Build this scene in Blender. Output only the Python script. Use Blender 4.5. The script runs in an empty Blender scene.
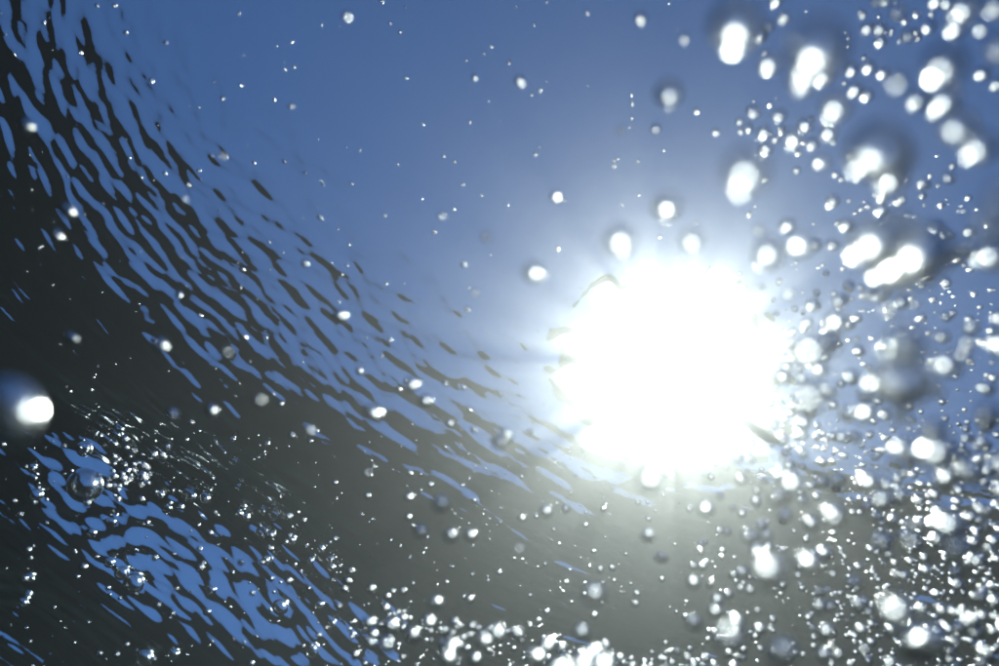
import bpy, bmesh, math, random
import numpy as np
from mathutils import Vector, Matrix

# ------------------------------------------------------------------ camera
DEPTH = 0.60                      # camera below the still water level (m)
F_PX = 1071.0                     # focal length in pixels of the 999 px wide photograph
CAM = Vector((0, 0, -DEPTH))
zen = Vector((340, 873, 1071)).normalized()      # zenith seen in camera axes (right, up, forward)
th = math.acos(zen.z); s_, c_ = math.sin(th), math.cos(th)
FWD = Vector((0, s_, c_)); VUP = Vector((0, -c_, s_)); HOR = Vector((1, 0, 0))
rl = math.asin(zen.x / s_)
RIGHT = HOR * math.cos(rl) + VUP * math.sin(rl)
UP = -HOR * math.sin(rl) + VUP * math.cos(rl)
sc = bpy.context.scene
cd = bpy.data.cameras.new('camera'); cam = bpy.data.objects.new('camera', cd)
sc.collection.objects.link(cam); sc.camera = cam
cam.matrix_world = Matrix((( RIGHT.x, UP.x, -FWD.x, CAM.x), (RIGHT.y, UP.y, -FWD.y, CAM.y),
                           (RIGHT.z, UP.z, -FWD.z, CAM.z), (0, 0, 0, 1)))
cd.sensor_width = 36.0; cd.lens = 36.0 * F_PX / 999.0
cd.clip_start = 0.01; cd.clip_end = 5000
APERTURE, ZF = 0.0032, 0.80       # lens opening (m) and focus distance (m)
cd.dof.use_dof = True; cd.dof.focus_distance = ZF
cd.dof.aperture_fstop = (cd.lens / 1000.0) / APERTURE

def ray(px, py):
    return (RIGHT * (px - 499.5) + UP * (333 - py) + FWD * F_PX).normalized()
def at(px, py, z):                # point at depth z in front of the lens
    d = RIGHT * (px - 499.5) + UP * (333 - py) + FWD * F_PX
    return CAM + d * (z / F_PX)
def on_surface(px, py):
    d = ray(px, py)
    return CAM + d * (DEPTH / max(d.z, 0.12))

# ------------------------------------------------------------------ sun and sky
SUN_PX = (672, 368)
SUN = ray(*SUN_PX)
elev = math.asin(SUN.z); azim = math.atan2(SUN.x, SUN.y)
w = bpy.data.worlds.new('World'); sc.world = w; w.use_nodes = True
nt = w.node_tree; nt.nodes.clear()
sky = nt.nodes.new('ShaderNodeTexSky'); sky.sky_type = 'NISHITA'; sky.sun_disc = False
sky.sun_elevation = elev; sky.sun_rotation = azim
sky.altitude = 3000; sky.air_density = 0.9; sky.dust_density = 0.05; sky.ozone_density = 9.5
bg = nt.nodes.new('ShaderNodeBackground'); bg.inputs['Strength'].default_value = 0.083
wo = nt.nodes.new('ShaderNodeOutputWorld')
nt.links.new(sky.outputs[0], bg.inputs[0]); nt.links.new(bg.outputs[0], wo.inputs[0])
ld = bpy.data.lights.new('sun', 'SUN'); ld.energy = 5.0; ld.angle = math.radians(0.53); ld.color = (1.0, 0.90, 0.80)
sun = bpy.data.objects.new('sun', ld); sc.collection.objects.link(sun)
sun.rotation_euler = (-SUN).to_track_quat('-Z', 'Y').to_euler(); sun.location = SUN * 50
vs = sc.view_settings
vs.view_transform = 'Standard'; vs.look = 'None'; vs.exposure = 0.55; vs.gamma = 1.0; vs.use_curve_mapping = False
cy = sc.cycles
cy.use_denoising = True; cy.use_adaptive_sampling = False
cy.max_bounces = 12; cy.glossy_bounces = 6; cy.transmission_bounces = 8; cy.transparent_max_bounces = 16; cy.volume_bounces = 0
cy.sample_clamp_indirect = 12.0
cy.blur_glossy = 0.3

# ------------------------------------------------------------------ materials
def new_mat(name):
    m = bpy.data.materials.new(name); m.use_nodes = True; m.node_tree.nodes.clear()
    return m, m.node_tree.nodes, m.node_tree.links

def water_material():
    """Water-air interface: clear inside the critical angle, mirror beyond it."""
    m, n, l = new_mat('water_skin')
    out = n.new('ShaderNodeOutputMaterial'); mix = n.new('ShaderNodeMixShader')
    fr = n.new('ShaderNodeFresnel'); fr.inputs['IOR'].default_value = 1.333
    tr = n.new('ShaderNodeBsdfTransparent'); tr.inputs[0].default_value = (0.97, 0.985, 1.0, 1)
    gl = n.new('ShaderNodeBsdfGlossy'); gl.inputs['Roughness'].default_value = 0.0
    gl.inputs['Color'].default_value = (0.97, 1, 1, 1)
    tc = n.new('ShaderNodeTexCoord')
    no = n.new('ShaderNodeTexNoise'); no.inputs['Scale'].default_value = 70; no.inputs['Detail'].default_value = 2.5
    bp = n.new('ShaderNodeBump'); bp.inputs['Strength'].default_value = 0.28; bp.inputs['Distance'].default_value = 0.0010
    l.new(tc.outputs['Object'], no.inputs['Vector']); l.new(no.outputs[0], bp.inputs['Height'])
    l.new(bp.outputs[0], fr.inputs['Normal']); l.new(bp.outputs[0], gl.inputs['Normal'])
    l.new(fr.outputs[0], mix.inputs[0]); l.new(tr.outputs[0], mix.inputs[1]); l.new(gl.outputs[0], mix.inputs[2])
    l.new(mix.outputs[0], out.inputs[0])
    return m

def bubble_material(name, rough):
    m, n, l = new_mat(name)
    out = n.new('ShaderNodeOutputMaterial')
    g = n.new('ShaderNodeBsdfGlass');  g.inputs['IOR'].default_value = 0.75; g.inputs['Roughness'].default_value = rough
    g.inputs['Color'].default_value = (1, 1, 1, 1)
    tc = n.new('ShaderNodeTexCoord')
    no = n.new('ShaderNodeTexNoise'); no.inputs['Scale'].default_value = 1.6
    bp = n.new('ShaderNodeBump'); bp.inputs['Strength'].default_value = 0.035; bp.inputs['Distance'].default_value = 0.3
    l.new(tc.outputs['Object'], no.inputs['Vector']); l.new(no.outputs[0], bp.inputs['Height']); l.new(bp.outputs[0], g.inputs['Normal'])
    l.new(g.outputs[0], out.inputs[0])
    return m

def seabed_material():
    m, n, l = new_mat('weedy_seabed')
    out = n.new('ShaderNodeOutputMaterial'); p = n.new('ShaderNodeBsdfPrincipled'); p.inputs['Roughness'].default_value = 0.9
    tc = n.new('ShaderNodeTexCoord')
    a = n.new('ShaderNodeTexNoise'); a.inputs['Scale'].default_value = 0.8; a.inputs['Detail'].default_value = 8
    r = n.new('ShaderNodeValToRGB')
    r.color_ramp.elements[0].position = 0.35; r.color_ramp.elements[0].color = (0.004, 0.006, 0.005, 1)
    r.color_ramp.elements[1].position = 0.7; r.color_ramp.elements[1].color = (0.012, 0.015, 0.012, 1)
    l.new(tc.outputs['Object'], a.inputs['Vector']); l.new(a.outputs[0], r.inputs[0])
    l.new(r.outputs[0], p.inputs['Base Color']); l.new(p.outputs[0], out.inputs[0])
    return m

M_WATER = water_material()
M_BUB = bubble_material('air_film_clear', 0.19)
M_BUBN = bubble_material('air_film', 0.26)
M_BED = seabed_material()

col = sc.collection
def mesh_obj(name, verts, faces, mat, smooth=True):
    me = bpy.data.meshes.new(name)
    me.from_pydata(verts, [], faces); me.materials.append(mat)
    if smooth: me.polygons.foreach_set('use_smooth', [True] * len(me.polygons))
    o = bpy.data.objects.new(name, me); col.objects.link(o)
    return o
def grid_mesh(name, X, Y, Z, mat):
    ny, nx = X.shape
    me = bpy.data.meshes.new(name)
    me.vertices.add(nx * ny)
    me.vertices.foreach_set('co', np.stack([X, Y, Z], -1).astype(np.float32).ravel())
    i = np.arange(nx * ny).reshape(ny, nx)
    q = np.stack([i[:-1, :-1], i[:-1, 1:], i[1:, 1:], i[1:, :-1]], -1).reshape(-1, 4)
    me.loops.add(q.size); me.loops.foreach_set('vertex_index', q.ravel().astype(np.int32))
    me.polygons.add(len(q)); me.polygons.foreach_set('loop_start', (np.arange(len(q)) * 4).astype(np.int32))
    me.polygons.foreach_set('use_smooth', np.ones(len(q), bool))
    me.update(calc_edges=True); me.validate()
    me.materials.append(mat)
    o = bpy.data.objects.new(name, me); col.objects.link(o)
    return o

# ------------------------------------------------------------------ water surface
rng = np.random.default_rng(11)
def axis(a, b, step, far):
    core = np.arange(a, b + step * 0.5, step)
    k, out, lo, hi = step, [], a, b
    left, right = [], []
    while hi < far:
        k *= 1.22; hi += k; lo -= k
        right.append(hi); left.append(lo)
    return np.concatenate([left[::-1], core, right])
foot = [on_surface(x, y) for x in (0, 500, 999) for y in (0, 333, 666)]
fx = [p.x for p in foot]; fy = [p.y for p in foot]
AX = axis(min(fx) - 0.15, max(fx) + 0.15, 0.0021, 70.0)
AY = axis(min(fy) - 0.15, max(fy) + 0.15, 0.0021, 70.0)
X, Y = np.meshgrid(AX, AY)
def bump_at(px, py, rad):
    p = on_surface(px, py)
    return np.exp(-((X - p.x) ** 2 + (Y - p.y) ** 2) / (2 * rad * rad))
wob = 0.02 * np.sin(3.1 * X + 1.7 * Y + 0.4) + 0.015 * np.sin(7.3 * Y - 4.1 * X + 2.0) + 0.006 * np.sin(17 * X + 13 * Y)
wob2 = 0.02 * np.sin(2.7 * Y - 2.2 * X + 1.1) + 0.014 * np.sin(8.1 * X + 3.9 * Y) + 0.006 * np.sin(19 * Y - 11 * X)
CX, CY = 0.10, 0.21                                   # where the swimmer has stirred the surface: ripples spread from here
CR = np.hypot(X + wob - CX, Y + wob2 - CY); CT = np.arctan2(Y + wob2 - CY, X + wob - CX) - math.radians(120)
CT = (CT + math.pi) % (2 * math.pi) - math.pi
def waves(n, l0, l1, dir0, spread, slope, power=0.0, spreading=False):
    """sum of n waves, wavelengths l0..l1 m, total rms slope as given"""
    H = np.zeros_like(X); ss = 0
    for i in range(n):
        lam = l0 * (l1 / l0) ** rng.random(); k = 2 * math.pi / lam
        d = dir0 + rng.normal() * spread
        sl = (lam / l1) ** power; ss += sl * sl * 0.5
        a, b_ = (CR, 0.5 * CT) if spreading else (X + wob, Y + wob2)
        H += (sl / k) * np.sin(k * (math.cos(d) * a + math.sin(d) * b_) + rng.random() * 6.283)
    return H * (slope / math.sqrt(ss))
p_edge = on_surface(190, 250); d_rad = math.atan2(p_edge.y, p_edge.x)
R = np.hypot(X, Y)
fade = 1 / (1 + (R / 4.0) ** 4)                        # the finest ripples only where the sheet is fine enough
env = (0.62 + 0.35 * bump_at(150, 230, 0.16) - 0.45 * bump_at(SUN_PX[0], SUN_PX[1], 0.04) + 0.5 * bump_at(SUN_PX[0] - 60, SUN_PX[1] - 50, 0.09) + 0.3 * bump_at(10, 40, 0.12) + 0.60 * bump_at(130, 590, 0.28)  # ripples raised up-left of the sun, shaped to streak its light
       - 0.30 * bump_at(520, 545, 0.14) - 0.05 * bump_at(60, 330, 0.15) - 0.40 * bump_at(740, 545, 0.11) - 0.1 * bump_at(900, 560, 0.12) - 0.25 * bump_at(420, 180, 0.12))
ahead = 1 / (1 + np.exp((np.abs(CT) - 1.9) * 8)) * np.clip(CR / 0.12, 0, 1) ** 2
H = waves(120, 0.0085, 0.044, 0.14, 0.33, math.tan(math.radians(4.9)), 0.1, True) * env * fade * ahead
H += waves(40, 0.014, 0.060, d_rad, 0.9, math.tan(math.radians(3.0)), 0.3) * fade * (1 - 0.6 * ahead)
H += waves(24, 0.12, 0.45, d_rad + 0.3, 0.7, math.tan(math.radians(1.7))) * fade
H += waves(10, 0.9, 3.0, d_rad + 0.8, 0.6, math.tan(math.radians(1.5)))
sp = on_surface(*SUN_PX); SR = np.hypot(X - sp.x, Y - sp.y)
H += waves(44, 0.016, 0.05, 0.0, 1.0, math.tan(math.radians(38.0)), 0.0, True) * ahead * np.exp(-((SR - 0.054) / 0.030) ** 2) * np.clip((SR - 0.030) / 0.016, 0, 1) ** 2  # steep ripple ring added round the sun to cut its light into rays
# the water heaps up a little beyond the edge of the clear window
H += math.tan(math.radians(3.2)) * 0.05 * np.logaddexp(0, (R - 0.57) / 0.05) * bump_at(20, 230, 0.26)
H += math.tan(math.radians(4.0)) * 0.03 * np.logaddexp(0, (R - 0.585) / 0.03) * bump_at(800, 545, 0.19)
# rings spreading from bubbles that have burst at the surface
for px, py, sig, sl in ((140, 600, 0.095, 10.5), (55, 490, 0.06, 8), (230, 592, 0.08, 6.5), (20, 655, 0.07, 8), (320, 650, 0.07, 5)):    # low mounds pushed up from below
    p = on_surface(px, py); rr = math.hypot(p.x, p.y); mx, my = p.x - p.x / rr * sig * 0.9, p.y - p.y / rr * sig * 0.9
    H += math.tan(math.radians(sl)) * sig / 0.607 * np.exp(-((X - mx) ** 2 + (Y - my) ** 2) / (2 * sig * sig))
for px, py, lam, sl, reach in ((128, 600, 0.036, 12, 0.12), (68, 505, 0.032, 11, 0.09), (205, 560, 0.045, 9, 0.14), (20, 645, 0.04, 10, 0.14),
                               (270, 625, 0.034, 9, 0.12), (130, 480, 0.026, 8, 0.08), (345, 640, 0.04, 8, 0.12), (175, 530, 0.028, 8, 0.07)):
    p = on_surface(px, py); r = np.hypot(X - p.x, Y - p.y); k = 2 * math.pi / lam
    H += math.tan(math.radians(sl)) / k * np.cos(k * r * (1 + 0.10 * np.sin(3 * np.arctan2(Y - p.y, X - p.x) + px))) * np.exp(-(r / reach) ** 2)
ws = grid_mesh('water_surface', X, Y, H, M_WATER); ws['kind'] = 'structure'
def surf_z(x, y):
    j = min(max(np.searchsorted(AX, x), 0), len(AX) - 1); i = min(max(np.searchsorted(AY, y), 0), len(AY) - 1)
    return float(H[i, j])

# ------------------------------------------------------------------ seabed
bx = np.linspace(-70, 70, 141); BX, BY = np.meshgrid(bx, bx)
BZ = -6.5 + 0.5 * np.sin(BX * 0.31 + 1) * np.cos(BY * 0.27) + 0.25 * np.sin(BX * 0.9 + BY * 0.7) + 0.12 * rng.normal(size=BX.shape)
sb = grid_mesh('seabed', BX, BY, BZ, M_BED); sb['kind'] = 'structure'

# ------------------------------------------------------------------ murky water (scatters the sunlight forward)
b = 72.0; zt, zb = float(H.max()) + 0.004, -9.0
hz = mesh_obj('haze', [(-b, -b, zb), (b, -b, zb), (b, b, zb), (-b, b, zb), (-b, -b, zt), (b, -b, zt), (b, b, zt), (-b, b, zt)],
              [(0, 3, 2, 1), (4, 5, 6, 7), (0, 1, 5, 4), (1, 2, 6, 5), (2, 3, 7, 6), (3, 0, 4, 7)], None, False)
m, n, l = new_mat('murky_water'); out = n.new('ShaderNodeOutputMaterial'); pv = n.new('ShaderNodeVolumePrincipled')
pv.inputs['Color'].default_value = (0.97, 0.96, 0.95, 1); pv.inputs['Density'].default_value = 0.050; pv.inputs['Anisotropy'].default_value = 0.942
pw = n.new('ShaderNodeVolumePrincipled'); pw.inputs['Color'].default_value = (0.97, 0.96, 0.95, 1)
pw.inputs['Density'].default_value = 0.007; pw.inputs['Anisotropy'].default_value = 0.80
va = n.new('ShaderNodeVolumeAbsorption'); va.inputs['Color'].default_value = (0.0, 0.56, 0.68, 1); va.inputs['Density'].default_value = 0.42
a0 = n.new('ShaderNodeAddShader'); l.new(pv.outputs[0], a0.inputs[0]); l.new(pw.outputs[0], a0.inputs[1])
ad = n.new('ShaderNodeAddShader'); l.new(a0.outputs[0], ad.inputs[0]); l.new(va.outputs[0], ad.inputs[1])
l.new(ad.outputs[0], out.inputs['Volume']); m.cycles.homogeneous_volume = True
hz.data.materials[0] = m; hz['kind'] = 'stuff'; hz['label'] = 'pale silt haze hanging through the sea water'

# ------------------------------------------------------------------ bubbles
random.seed(5)
def blob(sub, seed, wob, squash):
    bm = bmesh.new(); bmesh.ops.create_icosphere(bm, subdivisions=sub, radius=1.0)
    r = random.Random(seed); ph = [r.uniform(0, 6.28) for _ in range(6)]
    for v in bm.verts:
        c = v.co
        k = 1 + wob * (math.sin(2.1 * c.x + ph[0]) * math.cos(1.7 * c.y + ph[1]) + 0.6 * math.sin(3.1 * c.z + ph[2] + 1.3 * c.x) + 0.4 * math.sin(4.0 * c.y + ph[3] - 2 * c.z))
        v.co = c * k; v.co.z *= squash
    me = bpy.data.meshes.new('air_bubble'); bm.to_mesh(me); bm.free()
    me.polygons.foreach_set('use_smooth', [True] * len(me.polygons))
    return me
SHAPES = [blob(4, 1, 0.01, 1.0), blob(4, 2, 0.06, 0.86), blob(4, 3, 0.10, 0.72), blob(4, 4, 0.09, 0.92)]
LUMPS = [blob(4, 7, 0.22, 0.7), blob(4, 8, 0.26, 0.85), blob(4, 9, 0.30, 0.75)]
for me in SHAPES + LUMPS: me.materials.append(M_BUB)
near_shapes = []
for me in SHAPES + LUMPS:
    c = me.copy(); c.materials.clear(); c.materials.append(M_BUBN); near_shapes.append(c)
COUNT = 0
def bubble(center, rad, label, group, shape=None, near=False, stretch=None):
    global COUNT
    k = random.choice((0, 0, 1, 1, 2, 3)) if shape is None else shape
    me = near_shapes[k] if near else (SHAPES + LUMPS)[k]
    o = bpy.data.objects.new('air_bubble', me); col.objects.link(o)
    o.location = center
    sx = stretch or (random.uniform(0.92, 1.1), random.uniform(0.92, 1.1), random.uniform(0.9, 1.05))
    o.scale = (rad * sx[0], rad * sx[1], rad * sx[2]); o.rotation_euler = (random.uniform(-.4, .4), random.uniform(-.4, .4), random.uniform(0, 6.28))
    o['label'] = label; o['category'] = 'bubble'
    if group: o['group'] = group
    COUNT += 1
    return o
def off_sun(px, py, d):
    dx, dy = px - SUN_PX[0], py - SUN_PX[1]; L = math.hypot(dx, dy) or 1
    return px + dx / L * d, py + dy / L * d
def z_for(rg):                     # distance at which a spark spreads to a disc of radius rg px
    return 1.0 / (1.0 / ZF + 2 * rg / (APERTURE * F_PX))
def spark(px, py, rg, label, group, gain=1.6, shape=None, stretch=None, rpx=None):
    z = z_for(rg) * random.uniform(0.96, 1.04); r = rpx or max(rg * gain, 1.6)
    cx, cy_ = off_sun(px, py, r * 0.9)
    return bubble(at(cx, cy_, z), r * z / F_PX, label, group, shape, near=rg > 4.5, stretch=stretch)

# big bubbles drifting close by, each with a look of its own
U = [(732, 47, 13, 25, 'large dark-rimmed bubble pair-glint at the head of a string of tiny bubbles', 0),
     (809, 72, 14, 28, 'large bubble with a pale streaky tail above two small bubbles', 1),
     (739, 189, 14, 22, 'round bubble with one big white spark above the sun glare', 0),
     (932, 78, 13, 22, 'big white-sparked bubble among the thick upper bubble swarm', 0),
     (859, 172, 12, 30, 'long slanting bubble with a tall pale tail and white base', 1),
     (763, 558, 12, 18, 'dark-ringed bubble with an oval white spark below the sun glare', 1),
     (729, 628, 11, 13, 'lone bright oval bubble in the grey water under the sun glare', 0),
     (889, 603, 12, 17, 'bright bubble just above a dark bubble shadow in the glitter', 0),
     (910, 628, 9, 25, 'large dim bubble with a dark edge under a bright bubble', 2),
     (887, 348, 15, 20, 'biggest round white bubble spark beside the sun glare', 0),
     (874, 381, 11, 28, 'flat dark-bodied bubble with a white tip beside the sun glare', 1),
     (856, 254, 12, 25, 'long white wedge of a misshapen bubble', 1),
     (894, 266, 13, 31, 'rounded white lump of a misshapen bubble', 0),
     (877, 278, 10, 21, 'lower white lobe hanging from a misshapen bubble', 0),
     (760, 263, 10, 15, 'round dark-haloed bubble on the rim of the sun glare', 0),
     (35, 409, 12, 33, 'large blurred bubble with blue body and tan spark before dark ripples', 0),
     (541, 277, 7, 10, 'single round bubble with dark halo between rays and blue window', 0),
     (669, 104, 8, 13, 'dark-haloed bubble alone in the blue above the sun glare', 0),
     (667, 219, 8, 13, 'bubble on the upper lip of the sun glare', 1),
     (980, 228, 18, 20, 'broad dim bubble with a milky body', 3),
     (993, 206, 16, 19, 'broad pale bubble half hidden in milky blur', 3),
     (597, 586, 7, 10, 'bright starry bubble in the dark band under the glare', 0),
     (380, 412, 5, 8, 'bright starry bubble against the ends of dark ripples', 0)]
for px, py, rg, r, lab, sh in U:
    o = spark(px, py, rg, lab, None, shape=sh, rpx=r); o.rotation_euler = (0, 0, random.uniform(0, 6.28))

# words for the bubbles that others drift beside
NEAR = {(732, 47): 'the dark-rimmed bubble pair', (809, 72): 'the bubble with a streaky tail', (739, 189): 'the big round bubble over the glare', (932, 78): 'the big upper swarm bubble',
        (859, 172): 'the long slanting bubble', (763, 558): 'the dark-ringed bubble below the glare', (889, 603): 'the bright bubble over a dark bubble', (887, 348): 'the biggest round white bubble',
        (854, 254): 'the white misshapen bubbles', (760, 263): 'the dark-haloed bubble by the glare', (980, 228): 'the broad milky bubbles', (812, 390): 'the glare edge'}
def many(pts, label, group, gain=1.6, jit=0.0):
    base, gbase = label, group
    for t in pts:
        if 'swarm' in gbase:
            q = min(NEAR, key=lambda k: math.hypot(k[0] - t[0], k[1] - t[1]))
            if math.hypot(q[0] - t[0], q[1] - t[1]) < 70:
                label = base.split(' in the')[0] + ' drifting near ' + NEAR[q]; group = gbase.split(' of')[0] + ' near ' + NEAR[q][4:]
            else:
                label = base.split(' in the')[0] + ' adrift in the low glitter of the swarm' if t[1] > 420 else base.split(' in the')[0] + ' adrift in the open part of the swarm'
                group = gbase + (', low glitter' if t[1] > 420 else ', open part')
        if t[2] < 3.6: t = (t[0], t[1], t[2] * 0.68)
        spark(t[0] + random.uniform(-jit, jit), t[1] + random.uniform(-jit, jit), t[2], label, group, gain)
many([(624,252,11),(690,250,9),(798,352,12),(800,396,11),(652,470,9)],
     'white blown-out bubble added for wave-broken sunlight on the ragged rim of the sun glare', 'added bubbles around the glare', gain=1.25)  # bubbles added in place of sunlight broken by the waves, roughening the rim
many([(798,90,9),(767,72,7),(937,108,9),(947,137,11),(969,155,11),(882,188,9),(829,117,9),(957,17,9),(950,32,7),(990,13,8),(992,57,9),(912,106,7),
      (789,146,6),(820,83,6),(884,232,10),(940,257,10),(980,259,10),(792,252,8),(827,324,7),(937,365,9),(992,345,8),(977,413,8),(924,427,8),(857,410,7),
      (897,447,9),(925,449,11),(997,461,9),(997,487,7),(959,469,8),(939,474,6),(784,476,8),(775,491,6),(862,478,6),(875,496,7),(825,507,7),(940,521,9),(947,542,9),
      (874,536,6),(779,641,9),(804,554,7),(819,389,6),(800,389,8),(790,355,7),(812,345,9)],
     'blurred bubble with a white spark in the drifting bubble swarm', 'blurred bubbles of the swarm')
many([(684,42,5),(894,87,11),(929,118,7),(872,162,7),(887,146,7),(979,32,7),(952,118,7),(757,234,6),(785,296,6),(884,311,9),(962,344,8),(959,354,7),(894,402,10),
      (894,415,9),(934,392,7),(912,522,8),(906,539,8),(904,626,7),(911,305,5),(830,514,8)],
     'pale faint disc-like bubble in the drifting bubble swarm', 'pale bubbles of the swarm', gain=0.85)
many([(752,117,4),(777,120,4),(762,137,4),(774,142,3.5),(764,153,4),(802,130,4.5),(715,135,3.5),(740,134,3),(782,130,3),(795,173,3.5),(765,182,3),(817,168,5),(810,148,4),(825,138,5),
      (852,94,4.5),(864,99,4),(849,73,4),(866,71,4),(880,77,4),(865,33,4),(875,5,4.5),(885,3,4),(894,18,5),(877,32,4),(878,45,4),(905,40,4.5),(925,31,4.5),(915,17,3.5),(904,23,3.5),
      (932,5,4.5),(942,7,4.5),(979,77,4.5),(994,87,4.5),(919,187,4),(944,180,4),(920,197,3.5),(829,205,4),(774,5,4),(782,22,4),(767,31,4),(760,42,4),(764,55,3),
      (783,231,5),(812,248,4),(829,248,4),(842,229,4.5),(930,230,5),(940,236,4),(834,303,4),(807,308,4),(862,295,4.5),(874,296,5),(965,328,5),(937,337,4.5),(994,319,5),(982,389,4.5),
      (980,425,5),(859,394,4.5),(844,377,5),(804,410,4.5),(840,412,4.5),(837,435,4),(850,435,4),(814,369,5),(825,348,4),(747,530,5),(704,502,5),(702,563,3.5),(693,563,3.5),(693,577,4),
      (709,583,3),(715,605,4.5),(693,616,5),(649,530,4),(662,552,4)],
     'small glinting bubble in the drifting bubble swarm', 'small bubbles of the swarm')
many([(447,500,5),(425,528,4),(455,532,4),(475,532,4),(411,496,3.5),(411,516,3),(550,507,4),(568,506,3.5),(524,516,3.5),(440,599,4),(472,597,3.5),(448,581,2),(601,567,3),(613,565,3),
      (567,580,2.5),(637,591,3),(636,601,3),(412,472,2.5),(353,569,3.5),(350,579,3.5),(347,587,3.5),(341,604,3.5),(374,587,3.5),(390,595,3),(388,606,3.5),(395,590,2.5),(405,589,3)],
     'small white bubble floating in the dark band of mirrored water', 'bubbles in the dark band')
many([(521,547,5),(370,472,4),(230,353,6),(263,400,6),(313,430,5),(224,157,4.5),(349,18,5),(621,134,5),(490,239,6),(478,294,4),(186,200,4),(536,156,3),(444,217,4)],
     'pale ghostly disc of a tiny bubble far out of focus', 'pale ghost bubbles', gain=0.8)
many([(501,627,6),(584,626,5),(564,661,8),(586,656,8),(606,655,8),(594,647,6),(489,635,5),(520,629,4),(417,630,4.5),(432,618,4),(455,642,5),(452,652,5),(373,620,4),(395,622,4.5),
      (391,640,5),(371,637,3.5),(540,650,6),(550,640,5),(478,655,4)],
     'bright bubble in the sparkling foam line', 'foam line bubbles', gain=1.7)
many([(62,236,4),(77,338,4),(167,345,4.5),(157,341,3),(178,414,4),(217,410,4),(182,295,3.5),(308,264,3.5),(245,270,2.5),(295,435,3),(247,337,2.5),(193,422,2.5),(283,404,2.5),(32,127,4.5),(73,212,4.5),
      (345,316,4),(363,371,3.5),(418,384,4.5),(431,400,4),(448,383,3),(466,387,2.5),(477,429,3.5),(453,423,3.5),(512,433,4.5),(506,440,5),(533,430,3),(472,410,2),(402,389,2.5)],
     'small sparkling bubble over the dark ripples', 'bubbles over the ripples')
many([(293,107,3.5),(153,81,2.5),(167,43,2.5),(82,53,2.5),(127,33,2.5),(98,6,2.2),(45,23,2.2),(240,14,2),(224,99,2.5),(242,86,2.2),(286,162,2.5),(306,173,2),(324,184,2),(189,185,2.5),(200,171,2),
      (322,218,3),(383,2,3),(391,24,2),(401,33,2.2),(476,79,3.5),(522,84,4),(541,92,2.7),(588,14,3),(641,22,4.5),(492,47,2),(510,62,2),(407,79,2),(471,123,2.5),(656,133,4),(633,105,2.2),(632,119,2),
      (615,168,3),(537,155,2.5),(464,185,2),(445,157,2.2),(456,163,2.2),(559,200,4.5),(353,184,2),(386,216,2.3),(466,265,3.5),(470,310,3.5),(436,233,2.5),(351,245,2.2),(348,266,2),(388,284,2),(392,340,2.5),(383,356,2),(343,275,2)],
     'tiny bright bubble floating in the open blue window', 'tiny bubbles in the blue', gain=1.25)

# bubbles resting against the underside of the surface
S = [(72,503,18),(65,474,8),(23,511,7),(17,487,4),(18,496,4),(14,616,5),(22,589,5),(98,580,5),(112,588,7),(125,597,10),(199,610,6),(199,627,4),(272,624,8),(251,589,5),(245,563,6),(278,566,5),
     (171,658,6),(143,661,9),(310,655,8),(312,622,5),(327,636,5),(169,527,7),(185,531,6),(147,540,5),(139,527,4),(95,545,6),(79,552,5),(247,538,4),(260,541,5),(221,545,4),(228,550,4),(299,585,4),
     (321,580,4),(322,588,4),(311,570,4),(224,478,4),(262,452,3),(258,464,3),(227,449,3),(223,512,3)]
for k, (px, py, r) in enumerate(S):
    p = on_surface(px, py); d = (p - CAM).length; rad = r * d / F_PX * 0.95
    c = Vector((p.x, p.y, surf_z(p.x, p.y) - rad * 0.85)); c = c + (CAM - c).normalized() * rad * 0.3
    if k == 0: bubble(c, rad, 'largest round bubble resting under the rippled surface by the bubble raft', None, 0)
    elif r >= 8: bubble(c, rad, 'glassy round bubble resting under the surface with ripple rings about it', 'glassy bubbles under the surface', 0)
    else: bubble(c, rad, 'small bubble clinging under the rippled surface', 'small bubbles under the surface')

# the rest: too many and too small to count
def cloud(name, label, pts):
    bm = bmesh.new(); bmesh.ops.create_icosphere(bm, subdivisions=2, radius=1.0); bm.verts.index_update()
    V = np.array([v.co[:] for v in bm.verts]); T = np.array([[v.index for v in f.verts] for f in bm.faces]); bm.free()
    C = np.array([c[:] for c, r in pts]); Rr = np.array([r for c, r in pts])
    A = V[None] * (Rr[:, None] * rng.uniform(0.85, 1.1, (len(pts), 3)))[:, None, :] + C[:, None, :]
    I = T[None] + (np.arange(len(pts)) * len(V))[:, None, None]
    me = bpy.data.meshes.new(name); me.from_pydata(A.reshape(-1, 3).tolist(), [], I.reshape(-1, 3).tolist()); me.materials.append(M_BUB)
    me.polygons.foreach_set('use_smooth', [True] * len(me.polygons))
    o = bpy.data.objects.new(name, me); col.objects.link(o); o['kind'] = 'stuff'; o['label'] = label
    return o
pts = []
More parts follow.
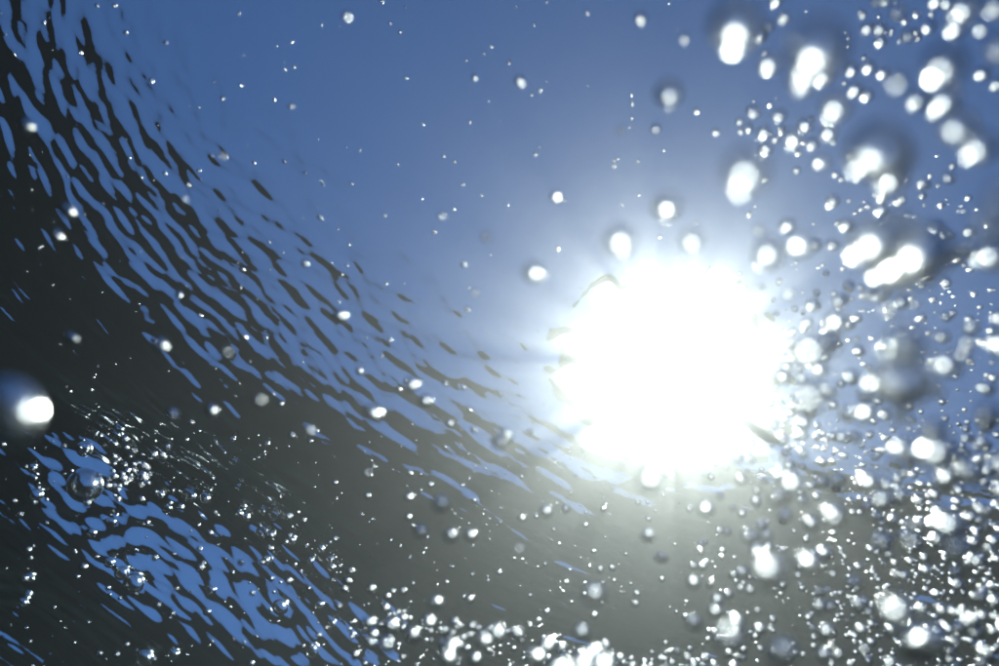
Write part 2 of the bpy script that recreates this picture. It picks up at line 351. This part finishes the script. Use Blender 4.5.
def scatter(n, f, rg0, rg1, gain):
    for _ in range(n):
        px, py = f(); rg = rg0 * (rg1 / rg0) ** random.random(); z = z_for(rg) * random.uniform(.95, 1.05); r = rg * gain * random.uniform(.7, 1.3)
        cx, cy_ = off_sun(px, py, r * .9); pts.append((at(cx, cy_, z), r * z / F_PX))
g = random.gauss; u = random.uniform
clump = [(u(700, 1000), u(440, 670)) for _ in range(38)]
def clumped():
    c = random.choice(clump); return c[0] + g(0, 16), c[1] + g(0, 14)
scatter(120, lambda: (u(690, 1010), u(440, 680)), 0.9, 5.0, 1.5)
scatter(150, clumped, 1.2, 4.5, 1.6)
scatter(110, lambda: (1000 - abs(g(0, 70)), u(430, 680)), 2.0, 5.0, 1.5)
scatter(120, lambda: (g(900, 70), u(200, 460)), 1.4, 4.0, 1.5)
scatter(40, lambda: (g(875, 70), u(0, 210)), 0.9, 2.6, 1.4)
scatter(30, lambda: (g(775, 25), g(132, 18)), 1.0, 2.6, 1.4)
scatter(20, lambda: (g(890, 25), g(20, 18)), 1.2, 3, 1.5)
scatter(45, lambda: (g(800, 22), g(380, 45)), 1.6, 4.5, 1.7)
def foam():
    x = u(350, 650); y0 = 614 + (x - 350) * 0.06 + max(0, x - 540) * 0.25 + 5 * math.sin(x * 0.09)
    return x, y0 + random.expovariate(1 / 22.0) + g(0, 3)
scatter(260, foam, 0.7, 3.2, 1.6)
scatter(60, lambda: (u(640, 760), 655 + abs(g(0, 12)) - g(0, 8)), 1.3, 3.0, 1.6)
scatter(45, lambda: (g(125, 13), g(470, 11)), 1.0, 2.4, 1.6)
scatter(220, lambda: (u(0, 345), u(430, 670)), 0.5, 2.0, 1.7)
scatter(230, lambda: (u(330, 720), u(440, 610)), 0.4, 1.6, 1.6)
scatter(520, lambda: (1005 - abs(g(0, 150)), 680 - abs(g(0, 150))), 0.6, 2.2, 1.9)
scatter(200, lambda: (u(0, 680), u(0, 440)), 0.4, 1.6, 1.3)
scatter(420, lambda: (1000 - abs(g(0, 130)), u(200, 680)), 0.4, 1.8, 1.6)
scatter(80, lambda: (g(830, 45), g(420, 60)), 0.6, 2.4, 1.7)
cloud('bubble_cloud', 'fine mist of glinting air bubbles churned through the water', pts)
print('bubbles', COUNT, 'cloud', len(pts))
